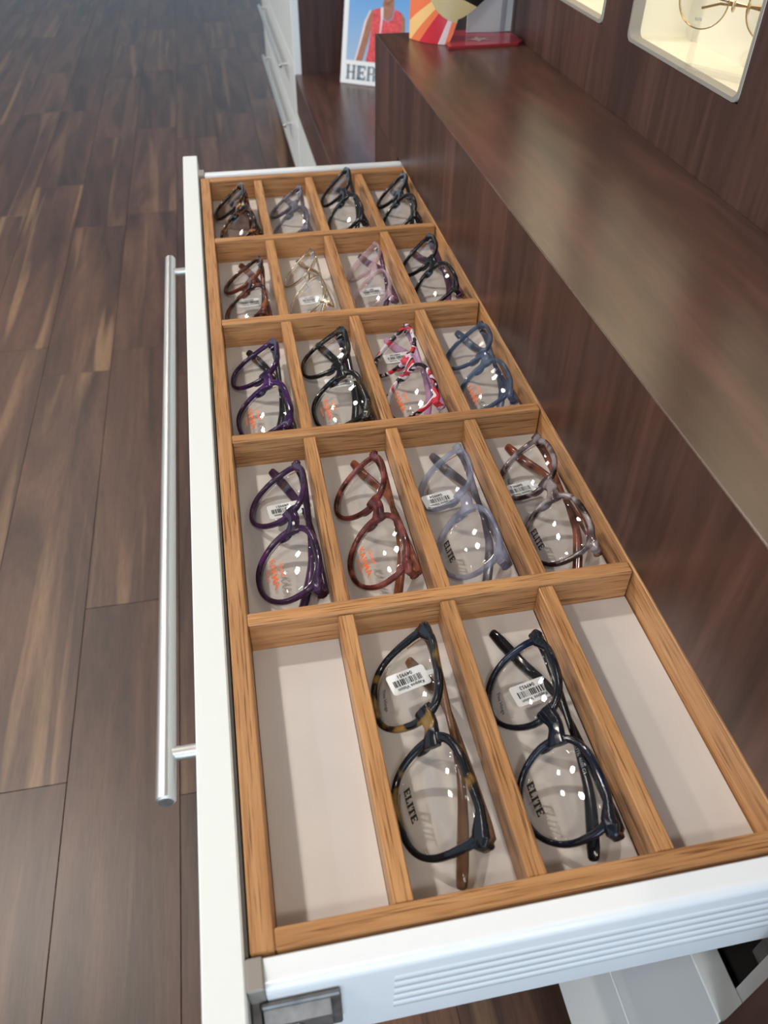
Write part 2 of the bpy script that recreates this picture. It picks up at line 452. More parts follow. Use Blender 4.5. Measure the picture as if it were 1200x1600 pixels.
# lower cabinet beyond with walnut shelf
S0 = (0.4, 1.78, ZF)
low = thing('low_cabinet', 'low white cabinet with walnut shelf top under the poster', 'cabinet', S0)
YT = 2.42; ZS = -0.255
MB().box(XF, 0.80, YE1+0.001, YT, ZS-0.105, ZS, 0.0006).build('shelf_top', WAL_H, low, off=S0)
MB().box(XF+0.0002, XF+0.019, YE1+0.002, YT, -0.58, ZS-0.106).build('front_panel', WHITE, low, off=S0)
MB().box(XF+0.0195, 0.80, YE1+0.002, YT, -0.58, ZS-0.106).build('body', CARC, low, off=S0)
MB().box(XF+0.05, 0.78, YE1+0.002, YT, ZF, -0.581).build('plinth', DARKIN, low, off=S0)
# tower
T0 = (0.45, 3.06, ZF)
tow = thing('drawer_tower', 'tall cabinet with white drawers and walnut side beyond the poster', 'cabinet', T0)
YT1 = 3.71
MB().box(XF+0.0195, 0.80, YT+0.001, YT1, -0.58, 1.2).build('body', WAL_V, tow, off=T0)
MB().box(XF+0.002, XF+0.0194, YT+0.001, YT+0.019, -0.58, 1.2).build('side_edge', WHITE, tow, off=T0)
MB().box(XF+0.05, 0.78, YT+0.002, YT1-0.002, ZF, -0.581).build('plinth', DARKIN, tow, off=T0)
MB().box(XF, XF+0.0192, YT+0.0195, YT1-0.001, -0.228, 1.2).build('door', WHITE, tow, off=T0)
for z0, z1 in ((-0.403, -0.231), (-0.58, -0.406)):
    fr = MB().box(XF, XF+0.0192, YT+0.0195, YT1-0.001, z0, z1, 0.0008).build('drawer_front', WHITE, tow, off=T0)
    handle(fr, T0, XF, 2.62, 3.51, z1-0.05)

# ================================================================== OPEN DRAWER
D0 = (0.1, 0.48, -0.17)
drawer = thing('open_drawer', 'open white drawer with long steel bar handle, pulled out from the cabinet', 'drawer', D0)
PX0, PX1 = -0.0335, -0.0142
front = MB().box(PX0, PX1, GY0+0.001, 1.0225, -0.170, 0.0015, 0.0010).build('front_panel', WHITE, drawer, off=D0)
handle(front, D0, PX0, 0.0975, 0.812, -0.048)
MB().box(PX1+0.0002, -0.0126, -0.010, 0.9445, -0.085, -0.002).build('inner_profile', GREY, drawer, off=D0)
MB().box(-0.0125, 0.430, -0.0105, 0.944, -0.084, -0.080).build('drawer_bottom', WHITEM, drawer, off=D0)
MB().box(0.4305, 0.4340, -0.0105, 0.944, -0.0795, -0.010).build('drawer_back', WHITEM, drawer, off=D0)
def side_profile(yi, yo):
    # rounded top side wall section, yi inner face, yo outer face
    s = 1 if yo > yi else -1; r = 0.006; zt = 0.0012; pts = [(yi, -0.083), (yi, zt-0.002), (yi+s*0.0012, zt)]
    for k in range(7):
        a = math.radians(90-15*k); pts.append((yo - s*r + s*r*math.cos(a), zt-0.0015-r+r*math.sin(a)))
    pts += [(yo, -0.083)]
    return pts
for yi, yo in ((-0.0118, -0.0258), (0.9455, 0.9660)):
    s = 1 if yo > yi else -1
    sw = MB().prism(side_profile(yi, yo), 'x', -0.0060, 0.432).build('side_wall', WHITEM, drawer, smooth=True, off=D0)
    for k in range(5):
        z = -0.0195 - k*0.0095
        pr = [(yo-s*0.0002, z+0.0042), (yo+s*0.0004, z+0.0030), (yo+s*0.0004, z-0.0030), (yo-s*0.0002, z-0.0042)]
        MB().prism(pr, 'x', 0.052, 0.425).build('rib', WHITEM, sw, smooth=True, off=D0)
    cp = MB().box(-0.0140, -0.0061, min(yi, yo), max(yi, yo), -0.018, 0.0022, 0.0008).build('connector_cap', plain('taupe_plastic', (0.27, 0.245, 0.22), 0.45) if s < 0 else MATS['taupe_plastic'], drawer, off=D0)
# steel front bracket below the near side wall
y0 = -0.0262
br = MB()
br.box(-0.0135, -0.0095, y0-0.010, y0+0.008, -0.080, -0.0135, 0.0006)
br.box(-0.0094, 0.0265, y0-0.0030, y0-0.0002, -0.056, -0.0120, 0.0008)
br.prism([(y0-0.0028, -0.0150), (y0-0.0085, -0.0185), (y0-0.0085, -0.0300), (y0-0.0028, -0.0345)], 'x', -0.0085, 0.0215)
br.prism([(y0-0.0028, -0.0360), (y0-0.0060, -0.0390), (y0-0.0060, -0.0500), (y0-0.0028, -0.0530)], 'x', -0.0085, 0.0215)
bo = br.build('front_bracket', STEEL, drawer, off=D0)
for (x, z, r, yb) in ((0.0045, -0.0243, 0.0042, y0-0.0085), (0.0075, -0.0445, 0.0032, y0-0.0060)):
    sc = MB().tube((x, yb-0.0014, z), (x, yb, z), r, 16, 0.0006).build('screw', HINGE, bo, smooth=True, off=D0)
    MB().box(x-r*0.7, x+r*0.7, yb-0.0017, yb-0.0013, z-0.0006, z+0.0006).build('screw_slot', BLACK, sc, off=D0)
    MB().box(x-0.0006, x+0.0006, yb-0.0018, yb-0.00135, z-r*0.7, z+r*0.7).build('screw_slot', BLACK, sc, off=D0)

# ================================================================== OAK TRAY
TF = -0.0254
R0 = (0.12, 0.46, TF-0.004)
tray = thing('eyewear_tray', 'oak eyewear tray of twenty compartments lying in the open drawer', 'tray', R0)
PM = {}
def piece(name, L, wd, ht, x, y, z, rot):
    """oak stick: local X is its length; x,y centre, z top"""
    key = (round(L, 4), round(wd, 4), round(ht, 4))
    if key not in PM:
        me = MB().box(-L/2, L/2, -wd/2, wd/2, -ht, 0, 0.0007).mesh('oak_stick'); me.materials.append(OAK); PM[key] = me
    return link(name, PM[key], tray, False, (x-R0[0], y-R0[1], z-R0[2]), rot)
H = -TF
YB = 0.9275; WB = 0.0121; WR = 0.0114; DW = 0.0101; XI = 0.2565
yc = [0.18, 0.3683, 0.5555, 0.7431]
piece('rail', YB+WB+0.0101, WR, H+0.003, -WR/2-0.0002, (YB+WB-0.0101)/2, 0.0, PI/2)
piece('rail', YB+WB+0.0101, WR, H+0.003, XI+0.001+WR/2, (YB+WB-0.0101)/2, 0.0, PI/2)
piece('rail', XI, 0.0100, H+0.003, XI/2, -0.0051, 0.0, 0)
piece('rail', XI, WB, H+0.003, XI/2, YB+WB/2, 0.0, 0)
for y in yc: piece('cross_divider', XI, DW, H+0.003, XI/2, y+DW/2, 0.0, 0)
cols = [(0.0565, 0.0665), (0.1236, 0.1337), (0.190, 0.200)]
edges = [0.0] + [q for y in yc for q in (y, y+DW)] + [YB]
rows = [(edges[2*i], edges[2*i+1]) for i in range(5)]
for a, b in rows:
    for c, d in cols:
        piece('compartment_divider', round(b-a-0.0004, 4), 0.0100, H-0.002, (c+d)/2 + random.uniform(-0.0003, 0.0003), (a+b)/2, -0.002, PI/2)
cx = [0.0] + [q for c in cols for q in c] + [XI]
for a, b in rows:
    for i in range(4):
        MB().box(cx[2*i]+0.0002, cx[2*i+1]-0.0002, a+0.0002, b-0.0002, TF-0.003, TF).build('liner_panel', LINER, tray, off=R0)
MB().box(-0.0108, XI+0.010, -0.0095, YB+WB-0.001, TF-0.0050, TF-0.0031).build('base_board', OAK, tray, off=R0)

# ================================================================== EYEGLASSES
def acet(n, *a, **k): return acetate(n, *a, **k)
blk = (0.006, 0.006, 0.008)
A_TORT = acet('olive_tortoise_acetate', [(0.465, blk), (0.505, (0.020, 0.012, 0.008)), (0.555, (0.15, 0.085, 0.024)), (0.66, (0.22, 0.135, 0.042))], 55)
def dark_ends(mat, lim):
    nt = mat.node_tree; b = nt.nodes['Principled BSDF']; src = b.inputs['Base Color'].links[0].from_socket
    tc = nt.nodes.new('ShaderNodeTexCoord'); sp = nt.nodes.new('ShaderNodeSeparateXYZ'); nt.links.new(tc.outputs['Object'], sp.inputs[0])
    ab = nt.nodes.new('ShaderNodeMath'); ab.operation = 'ABSOLUTE'; nt.links.new(sp.outputs['X'], ab.inputs[0])
    mr = nt.nodes.new('ShaderNodeMapRange'); mr.inputs['From Min'].default_value = lim; mr.inputs['From Max'].default_value = lim+0.004; nt.links.new(ab.outputs[0], mr.inputs['Value'])
    mx = nt.nodes.new('ShaderNodeMixRGB'); nt.links.new(mr.outputs[0], mx.inputs[0]); nt.links.new(src, mx.inputs[1]); mx.inputs[2].default_value = (0.006, 0.007, 0.010, 1)
    nt.links.new(mx.outputs[0], b.inputs['Base Color'])
dark_ends(A_TORT, 0.055)
A_BRONZE = acet('bronze_acetate', [(0.3, (0.085, 0.042, 0.024)), (0.7, (0.15, 0.075, 0.04))], 60)
A_NAVY = acet('navy_acetate', [(0.50, (0.005, 0.006, 0.011)), (0.64, (0.005, 0.007, 0.017)), (0.78, (0.012, 0.022, 0.05))], 40)
A_BLK = acet('black_acetate', [(0, blk)])
A_PURP = acet('purple_crystal_acetate', [(0.35, (0.014, 0.006, 0.018)), (0.55, (0.045, 0.016, 0.055)), (0.75, (0.09, 0.025, 0.11))], 45, 0.9)
A_RED = acet('red_brown_crystal_acetate', [(0.36, (0.03, 0.007, 0.007)), (0.52, (0.12, 0.026, 0.022)), (0.70, (0.26, 0.085, 0.07))], 80, 0.84)
A_GREYX = acet('grey_blue_crystal_acetate', [(0.4, (0.11, 0.115, 0.15)), (0.6, (0.30, 0.31, 0.37))], 60, 0.42)
A_GTORT = acet('grey_tortoise_acetate', [(0.42, (0.012, 0.008, 0.008)), (0.52, (0.09, 0.06, 0.06)), (0.60, (0.26, 0.22, 0.22))], 70, 0.85)
A_BROWNT = acet('chestnut_acetate', [(0.35, (0.05, 0.014, 0.008)), (0.65, (0.22, 0.065, 0.03))], 90)
A_DPURP = acet('deep_purple_acetate', [(0.38, (0.012, 0.004, 0.018)), (0.60, (0.040, 0.010, 0.07)), (0.78, (0.09, 0.03, 0.16))], 40, 0.93)
A_OLIVE = acet('black_olive_acetate', [(0.5, blk), (0.68, (0.035, 0.022, 0.010))], 60)
A_STRIPE = acet('striped_red_black_acetate', [(0.0, (0.55, 0.45, 0.52)), (0.36, (0.012, 0.008, 0.010)), (0.43, (0.62, 0.58, 0.60)), (0.48, (0.50, 0.03, 0.045)), (0.555, (0.010, 0.008, 0.010)), (0.60, (0.60, 0.42, 0.52)), (0.66, (0.50, 0.04, 0.06))], 38, 0.95, 0.1, 'CONSTANT')
A_PINK = acet('lilac_pink_acetate', [(0.4, (0.42, 0.20, 0.36)), (0.65, (0.52, 0.33, 0.50))], 60, 0.8)
A_BLUEX = acet('smoky_blue_acetate', [(0.4, (0.035, 0.05, 0.085)), (0.65, (0.11, 0.14, 0.20))], 70, 0.66)
A_BRTORT = acet('brown_tortoise_acetate', [(0.40, (0.02, 0.007, 0.006)), (0.56, (0.11, 0.026, 0.014)), (0.70, (0.24, 0.075, 0.03))], 55, 0.93)
A_ROSE = acet('clear_rose_acetate', [(0.4, (0.45, 0.33, 0.36)), (0.65, (0.62, 0.52, 0.54))], 60, 0.35)
A_PLUM = acet('plum_acetate', [(0.4, (0.05, 0.016, 0.04)), (0.65, (0.14, 0.05, 0.11))], 60, 0.9)
A_AMB = acet('amber_dark_tortoise_acetate', [(0.50, (0.010, 0.006, 0.006)), (0.58, (0.10, 0.03, 0.01)), (0.66, (0.38, 0.17, 0.03))], 100)
A_SMOKE = acet('smoky_grey_acetate', [(0.4, (0.06, 0.055, 0.065)), (0.65, (0.18, 0.17, 0.20))], 60, 0.75)
BLKMET = plain('black_metal', (0.02, 0.02, 0.025), 0.25, 0.6)
GOLDPALE = plain('pale_gold_metal', (0.66, 0.55, 0.38), 0.22, 1.0)

TAGTXT = {}
def glasses(A, B, tilt, label, fm, tm, group, a=0.0260, b=0.0234, n=2.6, taper=0.10, cat=0.0015, tt=0.0042, tb=0.0026, dep=0.0042,
            style='acetate', lens=LENS, prints=None, tagpx=None, num='049951', drop=(0.020, 0.024), tw=0.0062, tl=None, tl2=None, endw=0.0095, vox=0.00050, vhf=0.78, dz=0.0, tiptone=None):
    A = Vector(A); B = Vector(B); A.z += dz; B.z += dz
    Wd = (B-A).length; sc = Wd/0.138
    a = a*sc; cat = cat + 0.0020
    uu = (B-A).normalized()
    th = math.radians(tilt)
    v0 = Vector((math.cos(th), 0, math.sin(th)))
    vv = (v0 - uu*v0.dot(uu)).normalized(); nn = uu.cross(vv)
    M = Matrix(((uu.x, vv.x, nn.x, 0), (uu.y, vv.y, nn.y, 0), (uu.z, vv.z, nn.z, 0), (0, 0, 0, 1)))
    M.translation = (A+B)/2; Mi = M.inverted()
    root = thing('eyeglasses', label, 'eyeglasses', (0, 0, 0), group); root.matrix_world = M
    dbl = 0.0185*sc; cu = dbl/2 + a; cv = -vhf*b; kf = 1.5
    def bend(u, v, q): return Vector((u, v, q - kf*u*u))
    def outline(s, N, grow=0.0):
        P = []
        for i in range(N):
            t = 2*PI*i/N; c, q = math.cos(t), math.sin(t)
            x = a*math.copysign(abs(c)**(2/n), c); y = b*math.copysign(abs(q)**(2/n), q)
            x *= 1 + taper*y/b
            if x < 0: x *= 1 - 0.10*max(0, -y/b)
            if x > 0 and y > 0: y += cat*(x/a)**2
            P.append(Vector((x, y)))
        Q = []
        for i in range(N):
            tg = (P[(i+1) % N]-P[i-1]).normalized(); nr = Vector((tg.y, -tg.x))
            t = tb + (tt-tb)*max(0, min(1, 0.5+P[i].y/b*0.8))
            Q.append((P[i], nr, t))
        return Q
    mb = MB(); N = 56
    metal = style != 'acetate'
    if metal: tt = tb = 0.0013; dep_ = 0.0016
    else: dep_ = dep
    for s in (-1, 1):
        O = outline(s, N)
        pts = []; ws = []
        for p, nr, t in O:
            t_ = 0.0013 if metal else t
            c = p + nr*(t_/2 - 0.0004)
            pts.append(bend(s*(cu+c.x), cv+c.y, 0)); ws.append(t_)
        mb.sweep(pts, (0, 0, 1), ws, dep_, 8, 2.8, closed=True)
        # end piece
        ex = cu + a*0.80; ey = cv + b*0.72 + cat*0.6
        if metal:
            mb.sweep([bend(s*(cu+a*0.97), cv+b*0.5, 0), bend(s*(Wd/2-0.004), -0.001, 0.0004), bend(s*(Wd/2-0.001), -0.001, -0.002), bend(s*(Wd/2-0.001), -0.001, -0.006)], (0, 1, 0), 0.0022, 0.0032, 6)
        else:
            t1 = math.radians(62); t2 = math.radians(38)
            def op(t, g):
                c, q = math.cos(t), math.sin(t)
                x = a*abs(c)**(2/n)*(1+taper*abs(q)**(2/n)); y = b*abs(q)**(2/n); y += cat*(x/a)**2
                return Vector((cu + x + g*c, cv + y + g*q))
            e0 = op(t1, tt*0.4); e1 = op(t2, tt*0.45); tip = Vector((Wd/2-0.0020, 0.0))
            e2 = e1.lerp(tip, 0.55); e2.y += 0.0006
            mb.sweep([bend(s*p.x, p.y, h) for p, h in ((e0, 0), (e1, 0.0002), (e2, 0.0004), (tip, 0.0))],
                     (0, 0, 1), [tt*0.95, endw*0.74, endw*0.80, endw*0.62], [dep_*0.95, dep_, dep_*1.05, dep_*0.95], 8, 3.0, roundends=True)
            mb.sweep([bend(s*(Wd/2-0.0026), -0.0006, 0.001), bend(s*(Wd/2-0.0022), -0.0010, -0.004), bend(s*(Wd/2-0.0022), -0.0012, -0.0085)], (0, 1, 0), 0.0036, endw*0.58, 8, 3.2)
            # nose pad swelling
            mb.sphere(bend(s*(dbl/2-0.0004), cv+b*0.05, -0.0028), 0.0014, 0.0060, 0.0026, 8, 6)
    # bridge
    by = cv + b*0.42
    if metal:
        mb.sweep([bend(u, by + 0.002*math.cos(u/(dbl/2)*PI/2), 0.001) for u in (-dbl*.5-.0006, -dbl*.3, 0, dbl*.3, dbl*.5+.0006)], (0, 0, 1), 0.0016, 0.0020, 6)
    else:
        us = [-dbl*.5-.0030, -dbl*.36, -dbl*.18, 0, dbl*.18, dbl*.36, dbl*.5+.0030]
        mb.sweep([bend(u, by + 0.0030*math.cos(min(1, abs(u)/(dbl/2))*PI/2), 0.0006) for u in us], (0, 0, 1),
                 [0.0125, 0.0110, 0.0096, 0.0092, 0.0096, 0.0110, 0.0125], [dep_, dep_, dep_*1.05, dep_*1.05, dep_*1.05, dep_, dep_], 10, 2.6)
    me = mb.mesh('front_frame')
    if not metal:
        o = bpy.data.objects.new('front_frame', me); COL.objects.link(o)
        r = o.modifiers.new('r', 'REMESH'); r.mode = 'VOXEL'; r.voxel_size = vox
        sm = o.modifiers.new('s', 'SMOOTH'); sm.factor = 0.4; sm.iterations = 2
        dg = bpy.context.evaluated_depsgraph_get(); dg.update()
        me2 = bpy.data.meshes.new_from_object(o.evaluated_get(dg)); bpy.data.objects.remove(o); me = me2; me.name = 'front_frame'
        me.materials.clear()
    me.materials.append(fm)
    fo = link('front_frame', me, root, 'all' if not metal else True)
    # lenses
    Rl = 0.115
    lens_objs = {}
    def lens_n(x, y): return 0.0010 - (x*x+y*y)/(2*Rl)
    for s in (-1, 1):
        O = outline(s, 40); lm = MB()
        for side in (0, 1):
            rr = []
            for k in range(6):
                f = (1, .82, .62, .42, .22, .04)[k]
                rr.append([bend(s*(cu+p.x*f), cv+p.y*f, lens_n(p.x*f, p.y*f) - (0.0016 if side else 0.0)) for p, nr, t in (O if s > 0 else O[::-1])])
            if side == 0: base = rr
            else: back = rr
        lm.rings(base[::-1] + back)
        lo = lm.build('lens', lens, root, 'all')
        lens_objs[s] = lo
    def onlens(s, x0, y0):
        def fn(x, y):
            X = x0+x; Y = y0+y
            return bend(s*cu + X, cv + Y, lens_n(X, Y) + 0.0003)
        return fn
    if prints == 'elite':
        put_flat(slab_text('ELITE', 0.0050), 'lens_print', INK, lens_objs[1], onlens(1, -0.003*sc, -b*0.62))
        put_flat(text_mesh('Flex Hinge', 0.0036), 'lens_print', INKDARK, lens_objs[-1], onlens(-1, 0.002*sc, -b*0.70))
    elif prints == 'karma':
        put_flat(text_mesh('KARMA', 0.0076), 'lens_print', ORANGE, lens_objs[1], onlens(1, 0.000, -b*0.48))
        put_flat(text_mesh('Good', 0.0052, 0.35), 'lens_print', ORANGE, lens_objs[1], onlens(1, 0.001, -b*0.17))
        put_flat(text_mesh('EYEWEAR', 0.0026), 'lens_print', ORANGE, lens_objs[1], onlens(1, -0.001, -b*0.72))
    # temples
    tl0 = tl or 0.150
    ym = (A.y+B.y)/2; ry0, ry1 = [r_ for r_ in rows if r_[0] < ym < r_[1]][0]
    xm = (A.x+B.x)/2; ci = max(i for i in range(4) if cx[2*i] - 0.005 < xm); rx0, rx1 = cx[2*ci], cx[2*ci+1]
    for q, s in enumerate((-1, 1)):
        hn = -kf*(Wd/2)**2
        tl = min((tl2 or tl0) if s > 0 else tl0, Wd - 0.004 + ((B.y-ry0) if s < 0 else (ry1-A.y)) - 0.007)
        dr = drop[q]; path = []; hs = []; ww = []
        nb = hn - 0.0085 - 0.0042*q
        prof = [(0.0, 0.0), (0.006, 0.0), (0.014, 0.0), (0.04, 0.002), (0.07, 0.004), (0.092, 0.0065)]
        prof += [(0.092+(tl-0.092)*f, 0.0065 + (dr)*(f**1.25)) for f in (.15, .32, .5, .7, .88, 1.0)]
        for i, (d, vdrop) in enumerate(prof):
            u = s*(Wd/2 - 0.0020 - d); v = -0.0018 - vdrop
            nq = hn - 0.006 if i == 0 else nb - 0.003*min(1, d/0.05)
            P = M @ Vector((u, v, nq)); P.z = max(P.z, TF + (0.0036 if i > 5 else 0.0045)); P.x = min(max(P.x, rx0+0.0046), rx1-0.0046)
            f = d/tl
            path.append(Mi @ P)
            if metal: hs.append(0.0022 if f < 0.62 else 0.0055*min(1, 0.5+(f-.6)*2.2)); ww.append(0.0014 if f < 0.62 else 0.0030)
            else:
                hs.append(tw*(1.0 - 0.45*min(1, f/0.5)) if f < 0.55 else tw*0.55 + (0.0078-tw*0.55)*min(1, (f-0.55)/0.3)); ww.append(0.0036 if f < 0.6 else 0.0032)
        # temple narrows in last point
        hs[-1] *= 0.82
        mt = MB().sweep(path, (0, 1, 0), ww, hs, 10, 2.8, roundends=True)
        to = mt.build('temple', tm, root, 'all')
        hg = MB().tube(bend(s*(Wd/2-0.0050), -0.0042, -0.0048), bend(s*(Wd/2-0.0050), 0.0012, -0.0048), 0.0012, 8).build('hinge', HINGE, root, True)
        if metal and tiptone is not None and q == 0: pass
    if metal:
        for s in (-1, 1):
            MB().sphere(bend(s*(dbl/2-0.001), cv+b*0.05, -0.006), 0.0012, 0.0050, 0.0024, 10, 6).build('nose_pad', LENS, root, True)
            MB().sweep([bend(s*(dbl/2+0.001), cv+b*.15, -.0005), bend(s*(dbl/2+0.001), cv+b*.12, -.004), bend(s*(dbl/2-.0004), cv+b*.06, -.006)], (0, 1, 0), 0.0007, 0.0007, 6).build('nose_pad_arm', GOLDPALE, root, True)
    # price tag
    if tagpx:
        x, y, ang, z = tagpx
        TM = Matrix.Translation((x, y, z)) @ Matrix.Rotation(math.radians(ang), 4, 'Z') @ Matrix.Rotation(math.radians(-6), 4, 'X')
        K = Mi @ TM
        def loc(px, py, pz=0.0): return K @ Vector((px, py, pz))
        ou = []
        hw, hh, r = 0.0125, 0.0068, 0.0018
        for cx_, cy_, a0 in ((hw-r, hh-r, 0), (-hw+r, hh-r, 90), (-hw+r, -hh+r, 180), (hw-r, -hh+r, 270)):
            for k in range(4):
                t = math.radians(a0+30*k); ou.append((cx_+r*math.cos(t), cy_+r*math.sin(t)))
        tg = MB().rings([[loc(px, py, 0) for px, py in ou], [loc(px, py, 0.0003) for px, py in ou]]).build('price_tag', PAPER, root)
        MB().sweep([loc(-hw+0.001, 0, 0.00015), loc(-hw-0.004, 0.0005, 0.0004), loc(-hw-0.008, 0.001, 0.0006)], tuple((K.to_3x3() @ Vector((0, 0, 1)))), 0.0036, 0.0003, 6).build('tag_loop', PAPER, tg)
        bars = MB(); rs = random.Random(sum(ord(q)*(i+3) for i, q in enumerate(num))); px = -0.0085
        while px < 0.0092:
            wv = rs.choice((0.0003, 0.0003, 0.0006, 0.0009))
            bars.poly([loc(px, -0.0020, .0005), loc(px+wv, -0.0020, .0005), loc(px+wv, 0.0022, .0005), loc(px, 0.0022, .0005)]); px += wv + rs.choice((0.0003, 0.0004, 0.0007))
        me = bpy.data.meshes.new('barcode'); me.from_pydata(bars.v, [], bars.f); me.update(); me.materials.append(INK); link('barcode', me, tg)
        put_flat(text_mesh('Kappos Vision', 0.0030), 'tag_print', INK, tg, lambda px, py: loc(px, py+0.0042, .0005))
        put_flat(text_mesh(num, 0.0034), 'tag_print', INK, tg, lambda px, py: loc(px+0.001, py-0.0042, .0005))
    return root

GRP = 'eyeglasses in the oak tray'
def G(A, B, t, label, fm, tm, **k): return glasses(A, B, t, label, fm, tm, GRP, **k)
# nearest row
g51 = G((0.0994, 0.1563, 0.0108), (0.0982, 0.0151, 0.0108), 45, 'olive and black tortoise eyeglasses with bronze temples in the nearest row', A_TORT, A_BRONZE, a=.0264, n=2.9, taper=.09, tt=.0054, tb=.0038, endw=.0135, cat=.002, vox=.0004, prints='elite', tagpx=(0.0915, 0.128, 194, -0.0085), drop=(.017, .018), tl2=.134)
g52 = G((0.1676, 0.1395, 0.0100), (0.1655, 0.0085, 0.0100), 44, 'black and navy eyeglasses with black temples in the nearest row', A_NAVY, A_BLK, n=2.25, taper=.10, b=.0234, tt=.0044, tb=.0034, endw=.0110, cat=.002, vox=.0004, prints='elite', tagpx=(0.1635, 0.110, 192, -0.014), num='049953', drop=(.012, .030), tl=.152)
put_flat(text_mesh('ELITE. 4680.C1', 0.0029), 'temple_print', SILVERINK, g52, lambda x, y: Vector((0.016+x, -0.0062+y-0.05*x, -0.0157)))
# fourth row
G((0.0430, 0.3385, 0.0038), (0.0433, 0.2015, 0.0038), 35, 'dark purple rounded eyeglasses with a thin tag, next to the red-brown pair', A_PURP, A_PURP, n=2.3, taper=.10, b=.0234, tt=.0048, tb=.0038, vox=.00045, prints='karma', tagpx=(0.0335, 0.3000, 187, -0.016), drop=(.017, .026), tw=.0072)
G((0.1022, 0.3305, 0.0100), (0.1036, 0.2005, 0.0100), 44, 'translucent red-brown eyeglasses between the purple and the clear grey pair', A_RED, A_BROWNT, n=2.25, taper=.10, b=.0234, tt=.0044, tb=.0036, vox=.00045, prints='karma', drop=(.015, .024))
G((0.1680, 0.3280, 0.0095), (0.1665, 0.1980, 0.0095), 43, 'clear grey-blue crystal eyeglasses with a barcode tag at the bridge', A_GREYX, A_SMOKE, n=2.3, taper=.10, b=.0232, tt=.0042, tb=.0034, vox=.00045, prints='elite', tagpx=(0.1500, 0.2880, 190, -0.014), num='049954', drop=(.015, .024))
G((0.2331, 0.3290, 0.0095), (0.2325, 0.1985, 0.0095), 43, 'grey tortoise eyeglasses with chestnut temples beside the walnut counter', A_GTORT, A_BROWNT, n=2.3, taper=.11, b=.0232, tt=.0042, tb=.0034, vox=.00045, prints='elite', tagpx=(0.2142, 0.2880, 190, -0.014), num='049952', drop=(.015, .024))
# third row
G((0.0390, 0.5226, 0.0026), (0.0422, 0.3855, 0.0026), 32, 'deep purple angular eyeglasses with thick rims, leftmost in the middle row', A_DPURP, A_BLK, n=2.7, taper=.12, cat=.003, tt=.0052, tb=.0036, endw=.012, vox=.0005, prints='karma', drop=(.014, .026))
G((0.1038, 0.5270, 0.0065), (0.1075, 0.3862, 0.0020), 33, 'black angular eyeglasses with olive inner rims and wide temples', A_OLIVE, A_BLK, n=2.8, taper=.12, cat=.003, tt=.0052, tb=.0034, endw=.012, tw=.0100, vox=.0005, prints='karma', tagpx=(0.0985, 0.4560, 186, -0.012), num='048817', drop=(.014, .024))
G((0.1655, 0.5140, 0.0098), (0.1667, 0.3850, 0.0098), 44, 'pink eyeglasses with red, black and white striped rims', A_STRIPE, A_PINK, n=2.6, taper=.11, cat=.003, tt=.0038, tb=.0032, endw=.010, vox=.0005, prints='karma', tagpx=(0.1590, 0.4900, 186, -0.014), num='048530', drop=(.014, .024))
G((0.2395, 0.5110, 0.0075), (0.2325, 0.3852, 0.0075), 40, 'smoky blue translucent eyeglasses at the counter end of the middle row', A_BLUEX, A_BLUEX, n=2.5, taper=.11, cat=.001, tt=.0040, tb=.0032, vox=.0005, prints='karma', drop=(.014, .024))
# second row
G((0.0409, 0.6990, 0.0030), (0.0381, 0.5730, 0.0030), 34, 'reddish brown tortoise eyeglasses, leftmost in the second farthest row', A_BRTORT, A_BRTORT, n=2.4, taper=.10, tt=.0044, tb=.0032, vox=.0006, tagpx=(0.0300, 0.6250, 186, -0.016), num='047731', drop=(.014, .026))
G((0.0986, 0.6985, 0.0098), (0.1003, 0.5725, 0.0098), 44, 'pale gold thin metal eyeglasses with slender temples', GOLDPALE, GOLDPALE, style='metal', n=2.4, taper=.10, cat=.002, tagpx=(0.0930, 0.6160, 188, -0.014), num='047116', drop=(.016, .024))
G((0.1710, 0.6980, 0.0098), (0.1645, 0.5725, 0.0098), 44, 'clear rose eyeglasses with plum temples and faint rims', A_ROSE, A_PLUM, n=2.4, taper=.10, tt=.0026, tb=.0018, endw=.007, vox=.0006, tagpx=(0.1580, 0.6220, 188, -0.014), num='047119', drop=(.014, .026))
G((0.2327, 0.7060, 0.0098), (0.2334, 0.5735, 0.0098), 44, 'black and plum cat-eye eyeglasses at the counter end of the second farthest row', A_BLK, A_PLUM, n=2.3, taper=.12, cat=.004, tt=.0042, tb=.0040, vox=.0006, drop=(.016, .024), tw=.0085)
# farthest row
G((0.0315, 0.8960, 0.0100), (0.0420, 0.7600, 0.0065), 40, 'dark tortoise glasses with grey tinted lenses in the farthest row', A_AMB, A_AMB, n=2.8, taper=.10, tt=.0042, tb=.0032, lens=TINTED, vox=.0006, tw=.010, drop=(.014, .022))
G((0.1055, 0.8880, 0.0050), (0.1032, 0.7600, 0.0050), 37, 'smoky grey translucent eyeglasses in the farthest row', A_SMOKE, A_SMOKE, n=2.5, taper=.10, tt=.0044, tb=.0028, vox=.0006, drop=(.014, .024))
G((0.1670, 0.8930, 0.0215), (0.1670, 0.7600, 0.0100), 45, 'glossy black eyeglasses leaning up on the far rail of the tray', A_BLK, A_BLK, n=2.6, taper=.12, cat=.003, tt=.0046, tb=.0034, vox=.0006, drop=(.014, .024))
G((0.2420, 0.8930, 0.0110), (0.2315, 0.7600, 0.0100), 45, 'thick rounded black eyeglasses in the far corner next to the counter', A_BLK, A_BLK, n=2.2, taper=.06, b=.0234, tt=.0055, tb=.0042, vox=.0006, drop=(.012, .022))

